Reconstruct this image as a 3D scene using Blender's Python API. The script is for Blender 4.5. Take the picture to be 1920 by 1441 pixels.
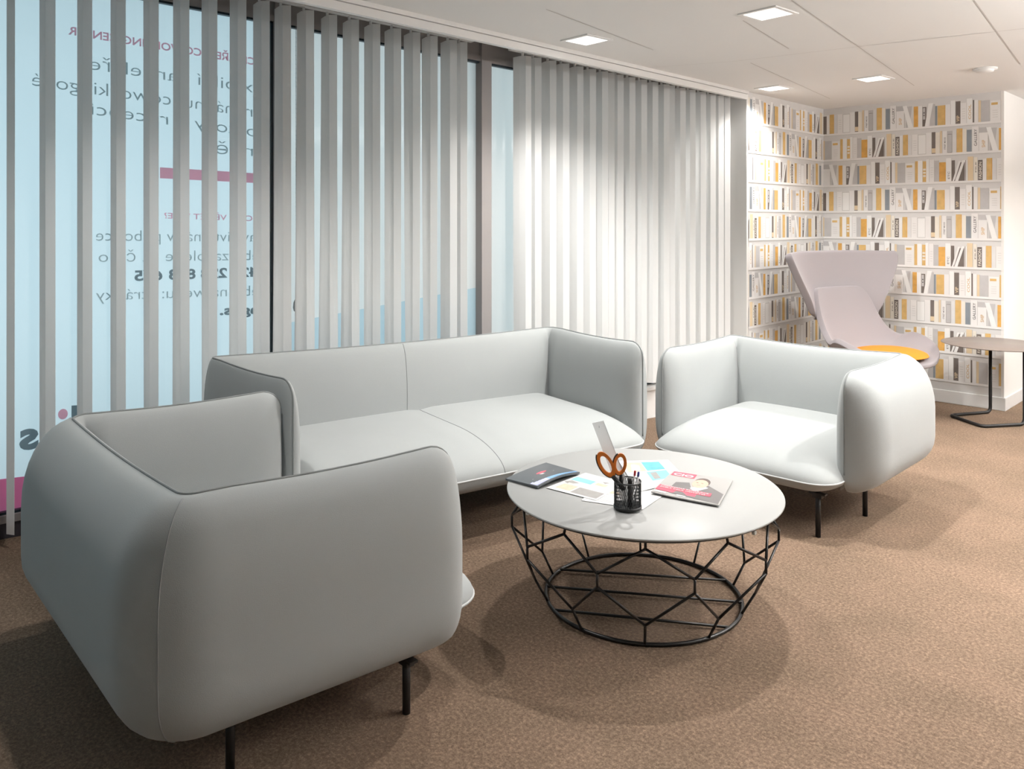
import bpy, math, random
from mathutils import Vector, Matrix
random.seed(7)
S2 = math.sqrt(2.0)
F = 1500.0; CX = 960.0; HY = 418.0; EYE = 1.5
CEIL = 2.557

# ------------------------------------------------------------------ camera, world, light
scn = bpy.context.scene
for o in list(bpy.data.objects): bpy.data.objects.remove(o)
cd = bpy.data.cameras.new('camera'); cam = bpy.data.objects.new('camera', cd)
scn.collection.objects.link(cam); scn.camera = cam
cd.sensor_width = 36; cd.sensor_fit = 'HORIZONTAL'; cd.lens = 36 * F / 1920
cd.shift_y = -(720.5 - HY) / 1920; cd.clip_start = 0.05; cd.clip_end = 200
cam.location = (0, 0, EYE); cam.rotation_euler = (math.pi / 2, 0, math.pi / 4)
scn.view_settings.view_transform = 'Standard'; scn.view_settings.look = 'None'
scn.view_settings.gamma = 1; scn.view_settings.use_curve_mapping = False
scn.view_settings.exposure = 0.16
w = bpy.data.worlds.new('overcast_sky'); scn.world = w; w.use_nodes = True
bg = w.node_tree.nodes['Background']; bg.inputs[0].default_value = (0.60, 0.86, 0.98, 1); bg.inputs[1].default_value = 1.28

# ceiling downlights: (X, Y, power W)
LAMPS = [(-2.96, 3.57, 100), (-1.94, 3.766, 160), (-2.98, 5.88, 60), (-2.267, 6.006, 55)]
FILL_LAMPS = [(-2.96, 1.25, 65), (-0.55, 4.3, 130), (0.5, 6.2, 85), (-0.75, 6.0, 80), (0.9, 2.9, 14), (-0.3, 7.9, 80)]  # unseen downlights, added to brighten the room and blinds
FILL_PENDANTS = [(0.85, 4.2, 165), (1.1, 6.9, 200)]  # unseen suspended lamps, added to lift the ceiling brightness

# ------------------------------------------------------------------ helpers
C = scn.collection
def W(x, y, z):
    """photo pixel + known height -> world point"""
    D = (EYE - z) * F / (y - HY); xc = (x - CX) / F * D
    return Vector(((xc - D) / S2, (xc + D) / S2, z))
def PL(x, y, a, b):
    """photo pixel -> point on the vertical plane X = a + b*Y"""
    t = (x - CX) / F
    D = -a / ((1 - t) / S2 + b * (1 + t) / S2)
    return Vector(((t - 1) / S2 * D, (t + 1) / S2 * D, EYE - (y - HY) / F * D))

class MB:
    def __init__(s): s.v = []; s.f = []; s.m = []; s.sm = []
    def face(s, idx, m=0, smooth=False): s.f.append(idx); s.m.append(m); s.sm.append(smooth)
    def add(s, pts):
        n = len(s.v); s.v += [tuple(p) for p in pts]; return n
    def poly(s, pts, m=0):
        n = s.add(pts); s.face(tuple(range(n, n + len(pts))), m)
    def box(s, x0, y0, z0, x1, y1, z1, m=0, M=None):
        p = [Vector(q) for q in ((x0,y0,z0),(x1,y0,z0),(x1,y1,z0),(x0,y1,z0),(x0,y0,z1),(x1,y0,z1),(x1,y1,z1),(x0,y1,z1))]
        if M: p = [M @ q for q in p]
        n = s.add(p)
        for q in ((0,3,2,1),(4,5,6,7),(0,1,5,4),(1,2,6,5),(2,3,7,6),(3,0,4,7)): s.face(tuple(n + i for i in q), m)
    def prism(s, pts, z0, z1, m=0, M=None, smooth=False):
        n = len(pts)
        P = [Vector((p[0], p[1], z0)) for p in pts] + [Vector((p[0], p[1], z1)) for p in pts]
        if M: P = [M @ q for q in P]
        k = s.add(P)
        s.face(tuple(k + i for i in reversed(range(n))), m); s.face(tuple(k + n + i for i in range(n)), m)
        for i in range(n): j = (i + 1) % n; s.face((k+i, k+j, k+n+j, k+n+i), m, smooth)
    def tube(s, pts, r, n=8, closed=False, m=0, caps=True):
        pts = [Vector(p) for p in pts]; N = len(pts)
        rr = r if isinstance(r, (list, tuple)) else [r] * N
        up = None; rings = []
        for i in range(N):
            if closed: d = pts[(i + 1) % N] - pts[i - 1]
            else: d = pts[min(i + 1, N - 1)] - pts[max(i - 1, 0)]
            if d.length < 1e-9: d = Vector((0, 0, 1))
            d.normalize()
            if up is None: up = Vector((0, 0, 1)) if abs(d.z) < 0.9 else Vector((1, 0, 0))
            a = d.cross(up)
            if a.length < 1e-6: a = d.cross(Vector((0.3, 0.8, 0.1)))
            a.normalize(); b = a.cross(d).normalized(); up = b
            rings.append(s.add([pts[i] + (a * math.cos(2*math.pi*k/n) + b * math.sin(2*math.pi*k/n)) * rr[i] for k in range(n)]))
        for i in range(N if closed else N - 1):
            A = rings[i]; B = rings[(i + 1) % N]
            for k in range(n): l = (k + 1) % n; s.face((A+k, B+k, B+l, A+l), m, True)
        if caps and not closed:
            s.face(tuple(rings[0] + k for k in range(n)), m); s.face(tuple(rings[-1] + n - 1 - k for k in range(n)), m)
    def grid(s, rows, m=0, flip=False, smooth=True):
        R = [s.add(r) for r in rows]; n = len(rows[0])
        for i in range(len(rows) - 1):
            for j in range(n - 1):
                q = (R[i]+j, R[i]+j+1, R[i+1]+j+1, R[i+1]+j)
                s.face(q[::-1] if flip else q, m, smooth)
    def lathe(s, prof, n=32, c=(0,0,0), m=0):
        rows = [[(c[0] + r*math.cos(2*math.pi*k/n), c[1] + r*math.sin(2*math.pi*k/n), c[2] + z) for k in range(n+1)] for r, z in prof]
        s.grid(rows, m)
    def build(s, name, mats, parent=None, merge=0.0):
        me = bpy.data.meshes.new(name); me.from_pydata(s.v, [], s.f)
        if not isinstance(mats, (list, tuple)): mats = [mats]
        for k in mats: me.materials.append(k)
        me.polygons.foreach_set('material_index', s.m); me.polygons.foreach_set('use_smooth', s.sm)
        if merge:
            import bmesh
            b = bmesh.new(); b.from_mesh(me); bmesh.ops.remove_doubles(b, verts=b.verts, dist=merge)
            bmesh.ops.recalc_face_normals(b, faces=b.faces); b.to_mesh(me); b.free()
        me.update()
        o = bpy.data.objects.new(name, me); C.objects.link(o)
        if parent: o.parent = parent
        return o
def tag(o, label=None, cat=None, group=None, kind=None):
    if label: o['label'] = label
    if cat: o['category'] = cat
    if group: o['group'] = group
    if kind: o['kind'] = kind
    return o
def empty(name, loc=(0,0,0), rz=0.0):
    o = bpy.data.objects.new(name, None); C.objects.link(o); o.location = loc; o.rotation_euler = (0, 0, rz)
    o.empty_display_size = 0.1
    return o
def bevel(o, w=0.004, seg=2):
    b = o.modifiers.new('bevel', 'BEVEL'); b.width = w; b.segments = seg; b.limit_method = 'ANGLE'; return o

# ------------------------------------------------------------------ materials
def mat(name, col, rough=0.6, metal=0.0, var=0.0, scale=20, bump=0.0, bscale=200, sheen=0.0, emit=None, estr=0, alpha=1.0, trans=0.0, spec=None):
    m = bpy.data.materials.new(name); m.use_nodes = True; nt = m.node_tree; p = nt.nodes['Principled BSDF']
    p.inputs['Base Color'].default_value = (*col, 1); p.inputs['Roughness'].default_value = rough; p.inputs['Metallic'].default_value = metal
    if sheen: p.inputs['Sheen Weight'].default_value = sheen
    if spec is not None: p.inputs['Specular IOR Level'].default_value = spec
    if emit: p.inputs['Emission Color'].default_value = (*emit, 1); p.inputs['Emission Strength'].default_value = estr
    if alpha < 1: p.inputs['Alpha'].default_value = alpha
    if trans: p.inputs['Transmission Weight'].default_value = trans
    tc = nt.nodes.new('ShaderNodeTexCoord')
    nz = nt.nodes.new('ShaderNodeTexNoise'); nz.inputs['Scale'].default_value = scale; nz.inputs['Detail'].default_value = 4
    nt.links.new(tc.outputs['Object'], nz.inputs['Vector'])
    if var:
        mx = nt.nodes.new('ShaderNodeMix'); mx.data_type = 'RGBA'
        mx.inputs[6].default_value = (*[c * (1 - var) for c in col], 1); mx.inputs[7].default_value = (*[min(1, c * (1 + var)) for c in col], 1)
        nt.links.new(nz.outputs['Fac'], mx.inputs[0]); nt.links.new(mx.outputs[2], p.inputs['Base Color'])
    if bump:
        n2 = nt.nodes.new('ShaderNodeTexNoise'); n2.inputs['Scale'].default_value = bscale; n2.inputs['Detail'].default_value = 3
        nt.links.new(tc.outputs['Object'], n2.inputs['Vector'])
        bp = nt.nodes.new('ShaderNodeBump'); bp.inputs['Strength'].default_value = bump; bp.inputs['Distance'].default_value = 0.002
        nt.links.new(n2.outputs['Fac'], bp.inputs['Height']); nt.links.new(bp.outputs['Normal'], p.inputs['Normal'])
    return m
FABRIC = mat('wool_fabric', (0.37, 0.39, 0.39), 0.9, var=0.03, scale=6, bump=0.25, bscale=450, sheen=0.15, spec=0.2)
PIPE_SHADE = mat('shaded_piping', (0.235, 0.25, 0.25), 0.9, bump=0.2, bscale=500, spec=0.2)  # dark tone paints the shadow line under the rim piping
PIPEL = mat('pale_piping', (0.52, 0.53, 0.53), 0.85, bump=0.2, bscale=500, spec=0.2)
SEAMF = mat('fabric_stitching', (0.285, 0.30, 0.30), 0.95)
UNDER = mat('underside_fabric', (0.22, 0.21, 0.19), 0.95, var=0.05)
BLACKM = mat('black_powder_metal', (0.012, 0.011, 0.011), 0.42, var=0.1, spec=0.4)
WALLW = mat('white_paint', (0.80, 0.79, 0.77), 0.85, var=0.015, scale=3, bump=0.08, bscale=300)
CEILM = mat('ceiling_tile', (0.80, 0.80, 0.79), 0.9, var=0.015, scale=2, bump=0.05, bscale=300)
SEAM = mat('tile_joint', (0.55, 0.53, 0.51), 0.9)
TRIMW = mat('white_gloss_trim', (0.80, 0.80, 0.79), 0.4, var=0.01)
FRAMEM = mat('anodised_window_frame', (0.34, 0.32, 0.315), 0.45, metal=0.25, var=0.03, scale=8)
GASKET = mat('dark_gasket', (0.008, 0.022, 0.032), 0.4)
SILL = mat('dark_sill', (0.045, 0.04, 0.05), 0.5, var=0.1)
POCKET = mat('shaded_pocket_grey', (0.36, 0.345, 0.335), 0.8)  # shade inside the recess is put into this grey

def carpet_mat():
    m = bpy.data.materials.new('brown_carpet'); m.use_nodes = True; nt = m.node_tree; p = nt.nodes['Principled BSDF']
    p.inputs['Roughness'].default_value = 0.95; p.inputs['Specular IOR Level'].default_value = 0.15
    tc = nt.nodes.new('ShaderNodeTexCoord')
    def noise(sc, det, rough=0.6):
        n = nt.nodes.new('ShaderNodeTexNoise'); n.inputs['Scale'].default_value = sc; n.inputs['Detail'].default_value = det; n.inputs['Roughness'].default_value = rough
        nt.links.new(tc.outputs['Object'], n.inputs['Vector']); return n
    a = noise(85, 9, 0.92); b = noise(3.0, 4); c = noise(230, 2)
    r = nt.nodes.new('ShaderNodeValToRGB'); nt.links.new(a.outputs['Fac'], r.inputs[0])
    e = r.color_ramp.elements; e[0].position = 0.36; e[0].color = (0.085, 0.058, 0.040, 1); e[1].position = 0.64; e[1].color = (0.44, 0.33, 0.245, 1)
    k = r.color_ramp.elements.new(0.5); k.color = (0.19, 0.137, 0.10, 1)
    r2 = nt.nodes.new('ShaderNodeValToRGB'); nt.links.new(b.outputs['Fac'], r2.inputs[0])
    r2.color_ramp.elements[0].position = 0.3; r2.color_ramp.elements[0].color = (0.82, 0.80, 0.76, 1)
    r2.color_ramp.elements[1].position = 0.7; r2.color_ramp.elements[1].color = (1.06, 1.0, 0.97, 1)
    mx = nt.nodes.new('ShaderNodeMix'); mx.data_type = 'RGBA'; mx.blend_type = 'MULTIPLY'; mx.inputs[0].default_value = 1
    nt.links.new(r.outputs[0], mx.inputs[6]); nt.links.new(r2.outputs[0], mx.inputs[7])
    nt.links.new(mx.outputs[2], p.inputs['Base Color'])
    bp = nt.nodes.new('ShaderNodeBump'); bp.inputs['Strength'].default_value = 0.35; bp.inputs['Distance'].default_value = 0.003
    nt.links.new(c.outputs['Fac'], bp.inputs['Height']); nt.links.new(bp.outputs['Normal'], p.inputs['Normal'])
    return m
CARPET = carpet_mat()

def film_mat(name, col, tfac=0.75, var=0.04):
    m = bpy.data.materials.new(name); m.use_nodes = True; nt = m.node_tree; nt.nodes.remove(nt.nodes['Principled BSDF'])
    out = nt.nodes['Material Output']; t = nt.nodes.new('ShaderNodeBsdfTranslucent'); d = nt.nodes.new('ShaderNodeBsdfDiffuse')
    tc = nt.nodes.new('ShaderNodeTexCoord'); nz = nt.nodes.new('ShaderNodeTexNoise'); nz.inputs['Scale'].default_value = 0.9; nz.inputs['Detail'].default_value = 2
    nt.links.new(tc.outputs['Object'], nz.inputs['Vector'])
    mc = nt.nodes.new('ShaderNodeMix'); mc.data_type = 'RGBA'
    mc.inputs[6].default_value = (*[c * (1 - var) for c in col], 1); mc.inputs[7].default_value = (*[min(1, c * (1 + var)) for c in col], 1)
    nt.links.new(nz.outputs['Fac'], mc.inputs[0])
    nt.links.new(mc.outputs[2], t.inputs[0]); nt.links.new(mc.outputs[2], d.inputs[0])
    mx = nt.nodes.new('ShaderNodeMixShader'); mx.inputs[0].default_value = tfac
    nt.links.new(d.outputs[0], mx.inputs[1]); nt.links.new(t.outputs[0], mx.inputs[2]); nt.links.new(mx.outputs[0], out.inputs[0])
    return m
FILM = film_mat('pale_window_film', (0.90, 0.87, 0.86))
FILM_LOW = film_mat('lower_window_film', (0.66, 0.70, 0.72))
INK_GREY = film_mat('grey_print', (0.52, 0.60, 0.62))
INK_DARK = film_mat('dark_grey_print', (0.32, 0.38, 0.41))
INK_PINK = film_mat('pink_print', (0.98, 0.55, 0.66))
FILM_LIT = film_mat('room_lit_window_film', (0.97, 0.83, 0.77))  # warmer colour stands in for room light on the right-hand films
INK_MAGENTA = film_mat('magenta_print', (0.92, 0.26, 0.46))
SLATM = film_mat('blind_fabric', (0.95, 0.95, 0.945), tfac=0.5, var=0.01)

def glass_mat():
    m = bpy.data.materials.new('window_glass'); m.use_nodes = True; nt = m.node_tree; nt.nodes.remove(nt.nodes['Principled BSDF'])
    out = nt.nodes['Material Output']; t = nt.nodes.new('ShaderNodeBsdfTransparent'); t.inputs[0].default_value = (0.94, 0.97, 0.97, 1)
    g = nt.nodes.new('ShaderNodeBsdfGlossy'); g.inputs['Roughness'].default_value = 0.03
    fr = nt.nodes.new('ShaderNodeFresnel'); fr.inputs[0].default_value = 1.35
    mx = nt.nodes.new('ShaderNodeMixShader'); nt.links.new(fr.outputs[0], mx.inputs[0])
    nt.links.new(t.outputs[0], mx.inputs[1]); nt.links.new(g.outputs[0], mx.inputs[2]); nt.links.new(mx.outputs[0], out.inputs[0])
    return m
GLASS = glass_mat()

# ------------------------------------------------------------------ text helper
_tc = {}
def text_geo(s, bold=0.0, spacing=1.0):
    k = (s, bold, spacing)
    if k in _tc: return _tc[k]
    cu = bpy.data.curves.new('t', 'FONT'); cu.body = s; cu.offset = bold; cu.resolution_u = 3; cu.space_character = spacing
    ob = bpy.data.objects.new('t', cu); C.objects.link(ob)
    dg = bpy.context.evaluated_depsgraph_get(); me = bpy.data.meshes.new_from_object(ob.evaluated_get(dg))
    v = [tuple(q.co) for q in me.vertices]; f = [tuple(p.vertices) for p in me.polygons]
    bpy.data.objects.remove(ob); bpy.data.curves.remove(cu); bpy.data.meshes.remove(me)
    xs = [q[0] for q in v]; x0 = min(xs); x1 = max(xs)
    v = [(q[0] - x0, q[1]) for q in v]
    _tc[k] = (v, f, x1 - x0); return _tc[k]
def put_text(mb, s, org, ux, uy, height, width=None, bold=0.0, m=0, spacing=1.0):
    """org = baseline start, ux/uy unit vectors; height = capital height; width = total length"""
    v, f, L = text_geo(s, bold, spacing)
    sy = height / 0.70; sx = (width / L) if width else sy
    n = mb.add([org + ux * (q[0] * sx) + uy * (q[1] * sy) for q in v])
    for q in f: mb.face(tuple(n + i for i in q), m)

# ------------------------------------------------------------------ room shell
XW = -3.21; YB = 7.30; XR = 3.2; YN = -2.2; XCOL = -1.74
BA, BB = -4.46, 0.19            # blinds plane X = BA + BB*Y
GA, GB = -4.62, 0.19             # glass plane
YP = 5.874
mb = MB(); mb.box(-5.3, YN - .2, -0.12, XR + .2, 11, 0.0)
tag(mb.build('floor', CARPET), kind='structure')

mb = MB(); mb.box(XW - 0.02, YN, CEIL, XR, 10.4, CEIL + 0.10)
def ceil_pt(x, y):
    D = (CEIL - EYE) * F / (HY - y); xc = (x - CX) / F * D
    return Vector(((xc - D) / S2, (xc + D) / S2, CEIL))
def seam_line(a, b, wd=0.006):
    d = (b - a).normalized(); n = Vector((-d.y, d.x, 0)) * wd / 2
    z = Vector((0, 0, -0.0015))
    mb.poly([a - n + z, b - n + z, b + n + z, a + n + z][::-1], 1)
for a, b, w0 in (((1484, 0), (1714, 160), .006), ((1393, 38), (1479, 91), .006), ((1407, 117.4), (1556, 184.5), .006), ((1024, 17), (1225, 93.4), .006),
              ((1826, 0), (1913, 120), .006), ((1373, 115), (1608, 87), .004), ((1608, 87), (1920, 53), .006), ((1199, 127.5), (1373, 115), .003)):
    seam_line(ceil_pt(*a), ceil_pt(*b), w0)
tag(mb.build('ceiling', [CEILM, SEAM]), kind='structure')

# pocket above the blinds
mb = MB()
mb.box(-5.3, YN, 3.00, XW + 0.0, YP, 3.10)
mb.box(XW - 0.02, YN, CEIL + 0.10, XW, YP, 3.00)
tag(mb.build('trim_1', POCKET), kind='structure')
# fascia profile under the ceiling edge
mb = MB()
mb.box(XW - 0.020, YN, 2.490, XW + 0.012, YP, 2.530, 0)
mb.box(XW - 0.020, YN, 2.5335, XW + 0.020, YP, CEIL, 0)
mb.box(XW - 0.020, YN, 2.530, XW + 0.004, YP, 2.5335, 1)
tag(mb.build('trim_2', [TRIMW, SEAM]), kind='structure')

# back walls
mb = MB(); mb.box(XW - 0.4, YP, 0, XW, YB + 0.3, CEIL + 0.55)
tag(mb.build('wall_left', WALLW), kind='structure')
mb = MB(); mb.box(XW, YB, 0, XCOL, 10.4, CEIL)
tag(mb.build('wall_back', WALLW), kind='structure')
mb = MB(); mb.box(XCOL, 10.2, 0, XR, 10.4, CEIL); tag(mb.build('wall_far', WALLW), kind='structure')
mb = MB(); mb.box(XR, YN - .2, 0, XR + 0.2, 10.4, CEIL); tag(mb.build('wall_right', WALLW), kind='structure')
mb = MB(); mb.box(-5.3, YN - 0.2, 0, XR, YN, 3.1); tag(mb.build('wall_behind', WALLW), kind='structure')
# skirting on the bookcase walls
def skirting(name, x0, y0, x1, y1):
    m_ = MB(); m_.box(x0, y0, 0, x1, y1, 0.105); return bevel(tag(m_.build(name, TRIMW), kind='structure'), 0.004)
skirting('baseboard_back', XW + .014, YB - 0.014, XCOL + 0.014, YB)
skirting('baseboard_left', XW, YP + 0.0, XW + 0.014, YB)
skirting('baseboard_right', XCOL, YB, XCOL + 0.014, 10.2)

# ------------------------------------------------------------------ windows
def gp(Y, z, off=0.0):
    """point at world Y on the glass plane, pushed 'off' metres into the room"""
    return Vector((GA + GB * Y + off, Y, z))
def Yof(x, a=GA, b=GB): return PL(x, 500, a, b).y
def fit(p, q, a, b):
    A = PL(*p, a, b); B = PL(*q, a, b); k = (B.z - A.z) / (B.y - A.y)
    return lambda Y: A.z + k * (Y - A.y)
ztop = fit((300, 3), (909, 119), GA, GB); zbot = fit((5, 962), (1212, 719), GA, GB)
def slab(mb, Y0, Y1, za0, za1, zb0, zb1, o0, o1, m=0):
    P = [gp(Y0, za0, o0), gp(Y1, zb0, o0), gp(Y1, zb0, o1), gp(Y0, za0, o1), gp(Y0, za1, o0), gp(Y1, zb1, o0), gp(Y1, zb1, o1), gp(Y0, za1, o1)]
    n = mb.add(P)
    for q in ((0,3,2,1),(4,5,6,7),(0,1,5,4),(1,2,6,5),(2,3,7,6),(3,0,4,7)): mb.face(tuple(n+i for i in q)[::-1], m)
M1a, M1b = Yof(507), Yof(529); M2a, M2b = Yof(893), Yof(909)
spans = [(-2.2, M1a), (M1b, M2a), (M2b, 6.05)]
wins = []
for i, (Y0, Y1) in enumerate(spans):
    r = empty('window_%d' % (i + 1), gp((Y0 + Y1) / 2, 0.0)); tag(r, kind='structure'); wins.append(r)
    def W_(mb, name, mats):
        o = mb.build(name, mats, r); o.matrix_parent_inverse = Matrix.Translation(-Vector(r.location)); return o
    f = MB()
    slab(f, Y0, Y1, ztop(Y0) + .035, 3.0, ztop(Y1) + .035, 3.0, -0.06, 0.03)
    slab(f, Y0, Y1, ztop(Y0), ztop(Y0) + .035, ztop(Y1), ztop(Y1) + .035, -0.03, 0.045)
    slab(f, Y0, Y1, zbot(Y0) - .035, zbot(Y0), zbot(Y1) - .035, zbot(Y1), -0.03, 0.05)
    # uprights
    slab(f, Y1 - 0.0, Y1 + (0.075 if i < 2 else .03), 0, 3.0, 0, 3.0, -0.06, 0.055)
    if i: slab(f, Y0 - 0.02, Y0, 0, 3.0, 0, 3.0, -0.06, 0.05)
    W_(f, 'window_frame', FRAMEM)
    g = MB()
    slab(g, Y0, Y1, ztop(Y0) - .012, ztop(Y0), ztop(Y1) - .012, ztop(Y1), 0.0, 0.03)
    if i == 0: slab(g, Y1 - .014, Y1, zbot(Y1), ztop(Y1), zbot(Y1), ztop(Y1), 0.0, 0.03)
    slab(g, Y0, Y1, zbot(Y0), zbot(Y0) + .012, zbot(Y1), zbot(Y1) + .012, 0.0, 0.03)
    W_(g, 'gasket', GASKET)
    p = MB(); p.poly([gp(Y0, zbot(Y0)), gp(Y1, zbot(Y1)), gp(Y1, ztop(Y1)), gp(Y0, ztop(Y0))][::-1]); W_(p, 'pane', GLASS)
    fl = MB()
    if i == 1:
        zl0 = PL(548, 606, GA, GB).z; zl1 = PL(879, 540, GA, GB).z
        fl.poly([gp(Y0, zbot(Y0), -.006), gp(Y1, zbot(Y1), -.006), gp(Y1, zl1, -.006), gp(Y0, zl0, -.006)][::-1], 1)
        fl.poly([gp(Y0, zl0, -.006), gp(Y1, zl1, -.006), gp(Y1, ztop(Y1), -.006), gp(Y0, ztop(Y0), -.006)][::-1], 0)
    else:
        Y0 = max(Y0, Yof(-70))          # film cut short out of view, to let extra daylight in
        fl.poly([gp(Y0, zbot(Y0), -.006), gp(Y1, zbot(Y1), -.006), gp(Y1, ztop(Y1), -.006), gp(Y0, ztop(Y0), -.006)][::-1], 0)
    W_(fl, 'frosted_film', [FILM if i == 0 else FILM_LIT, FILM_LOW])
# plinth below the windows
mb = MB()
slab(mb, -2.2, M1b, 0, zbot(-2.2) - .035, 0, zbot(M1b) - .035, -0.2, 0.04, 0)
tag(mb.build('trim_3', SILL), kind='structure')
mb = MB()
slab(mb, M1b, 6.05, 0, zbot(M1b) - .035, 0, zbot(6.0) - .035, -0.2, 0.05, 0)
slab(mb, M1b, 6.05, zbot(M1b) - .030, zbot(M1b) - .005, zbot(6.0) - .030, zbot(6.0) - .005, -0.03, 0.085, 0)
tag(mb.build('baseboard_window', TRIMW), kind='structure')

# lettering on the film of window 1 (mirrored: read from outside)
r = wins[0]
def film_text(mb, s, xr, yr, xl, yl, h, bold=-0.008, m=0, off=0.002):
    a = PL(xr, yr, GA + off, GB); b = PL(xl, yl, GA + off, GB)
    d = b - a; L = d.length; ux = d / L
    put_text(mb, s, a, ux, Vector((0, 0, 1)), h, L, bold, m)
mb = MB()
film_text(mb, 'KANCELÁŘE A COWORKING CENTER', 520, 129, 128, 64, 0.040, 0.02, 1)
film_text(mb, 'Flexibilní kanceláře', 520, 180, 168, 130, 0.066)
film_text(mb, 'k pronájmu, coworkingové', 520, 226, 60, 160, 0.066)
film_text(mb, 'prostory s recepcí', 520, 262, 168, 214, 0.066)
film_text(mb, 'denně', 520, 296, 405, 288, 0.066)
a, b, c_, d_ = [PL(x, y, GA + .002, GB) for x, y in ((300, 334), (500, 344), (500, 326), (300, 313.5))]
mb.poly([a, b, c_, d_][::-1], 1)
film_text(mb, 'CHCETE VĚDĚT VÍCE?', 500, 415, 308, 409, 0.030, 0.01, 1)
film_text(mb, 'Navštivte nás v pobočce', 500, 453, 180, 451, 0.058)
film_text(mb, 'nebo zavolejte na číslo', 500, 487, 185, 491, 0.058)
film_text(mb, '+420 228 883 675', 500, 517, 252, 526, 0.052, 0.03, 2)
film_text(mb, 'nebo na webu: stránky', 500, 553, 180, 563, 0.058)
film_text(mb, 'regus.', 500, 587, 412, 590, 0.052, 0.03, 2)
film_text(mb, 's', 72, 838, 36, 842, 0.135, 0.035, 2)
c0 = PL(118, 776, GA + .002, GB)
mb.poly([c0 + Vector((GB * math.cos(q) * .021, math.cos(q) * .021, math.sin(q) * .026)) for q in [k * math.pi / 10 for k in range(20)]], 1)
a, b, c_, d_ = [PL(x, y, GA + .002, GB) for x, y in ((134, 800), (150, 800), (150, 759), (134, 760))]
mb.poly([a, b, c_, d_][::-1], 2)
a, b = PL(-60, 905, GA + .002, GB), PL(70, 890, GA + .002, GB)
mb.poly([Vector((a.x, a.y, zbot(a.y) + .012)), Vector((b.x, b.y, zbot(b.y) + .012)), b, a][::-1], 3)
o = mb.build('film_lettering', [INK_GREY, INK_PINK, INK_DARK, INK_MAGENTA], r); o.matrix_parent_inverse = Matrix.Translation(-Vector(r.location))
tag(o, label='mirrored pink and grey Czech lettering on the pale film')

# bead chain with weight in front of the second window
t0 = PL(555, 180, GA + .05, GB); b0 = PL(555, 560, GA + .05, GB)
root = empty('bead_chain', (t0.x, t0.y, b0.z)); tag(root, 'thin bead pull chain with a grey teardrop weight against the second window', 'blind chain')
CH = mat('grey_plastic_chain', (0.35, 0.37, 0.38), 0.5)
m_ = MB(); H_ = ztop(t0.y) - b0.z
m_.tube([(0, 0, 0), (0, 0, H_)], 0.0018, 6); 
for k in range(60): m_.lathe([(0.0002, -.003), (.0032, 0), (.0002, .003)], 6, (0, 0, .02 + k * (H_ - .04) / 60))
m_.build('chain', CH, root)
m_ = MB(); m_.lathe([(0.0005, -.075), (.012, -.07), (.017, -.05), (.014, -.02), (.005, 0.0), (.0005, .002)], 16); m_.build('weight', CH, root)

# ------------------------------------------------------------------ vertical blinds
nvec = Vector((1, -BB, 0)).normalized(); wvec = Vector((BB, 1, 0)).normalized()
btop = fit((545, 15), (1378, 187), BA, BB); bbot = fit((30, 994), (1212, 719), BA, BB)
prof = [(-.066, .0), (-.022, -.002), (.022, .0), (.036, .017), (.050, .034)]
def blind(edges, rots, label, twist):
    Ys = [PL(x, 300, BA + .055, BB).y - .03 for x in edges]
    Yc = sum(Ys) / len(Ys)
    loc = Vector((BA + BB * Yc, Yc, 0)); root = empty('vertical_blind', loc); tag(root, label, 'window blind', 'vertical blinds across the window wall')
    hr = MB()
    Ya, Yb_ = Ys[0] - .1, min(Ys[-1] + .1, YP - .02)
    P = []
    for Y in (Ya, Yb_):
        c = Vector((BA + BB * Y, Y, btop(Y) + .022)) - loc
        P.append([c + nvec * a + Vector((0, 0, b)) for a, b in ((-.022, 0), (.022, 0), (.022, .035), (-.022, .035))])
    hr.grid([[*P[0], P[0][0]], [*P[1], P[1][0]]], smooth=False); hr.poly(P[0]); hr.poly(P[1][::-1])
    hr.build('head_rail', TRIMW, root)
    for k, Y in enumerate(Ys):
        c = Vector((BA + BB * Y, Y, 0)) - loc
        zt, zb = btop(Y), bbot(Y); n = 14; rows = []
        a0 = .21 + rots.get(k, random.uniform(-.05, .05)); tw = twist.get(k, random.uniform(-.06, .10))
        for i in range(n + 1):
            f_ = i / n; z = zt + (zb - zt) * f_; a = a0 + tw * f_ * f_
            sc = 1.0
            row = []
            for px, py in prof:
                qx = px * math.cos(a) - py * math.sin(a); qy = px * math.sin(a) + py * math.cos(a)
                row.append(c + nvec * qx * sc + wvec * qy + Vector((0, 0, z - (0.006 if i == 0 and px < -.05 else 0))))
            rows.append(row)
        sl = MB(); sl.grid(rows, smooth=False); ob = sl.build('slat', SLATM, root)
        so = ob.modifiers.new('thick', 'SOLIDIFY'); so.thickness = 0.0012; so.offset = 0
        cl = MB(); cc = c + Vector((0, 0, zt - .004))
        cl.box(cc.x - .008, cc.y - .004, cc.z, cc.x + .008, cc.y + .004, cc.z + .030); cl.build('clip', TRIMW, ob)
    return root
L_E = [-38, 34, 103, 173, 236, 298, 355, 408, 462, 506, 546, 589, 633, 674, 714, 753, 789, 822, 858, 879]
R_E = [998, 1017, 1044.6, 1069, 1095.5, 1119, 1142, 1155, 1171, 1193, 1215, 1236, 1257, 1268, 1287.5, 1306, 1325.6, 1344, 1359, 1371]
blind(L_E, {1: -.32, 10: .0, 11: .05, 19: -.25}, 'white vertical blind of turned slats over the lettered window', {10: .3, 11: .5, 12: .5, 13: .4, 16: -.3, 17: -.3})
blind(R_E, {0: .45, 1: -.1, 7: -.3, 13: -.35}, 'white vertical blind with closely set slats, right of the bare window strip', {0: -.2, 4: -.3, 9: .3, 10: .35, 11: .3})

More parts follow.
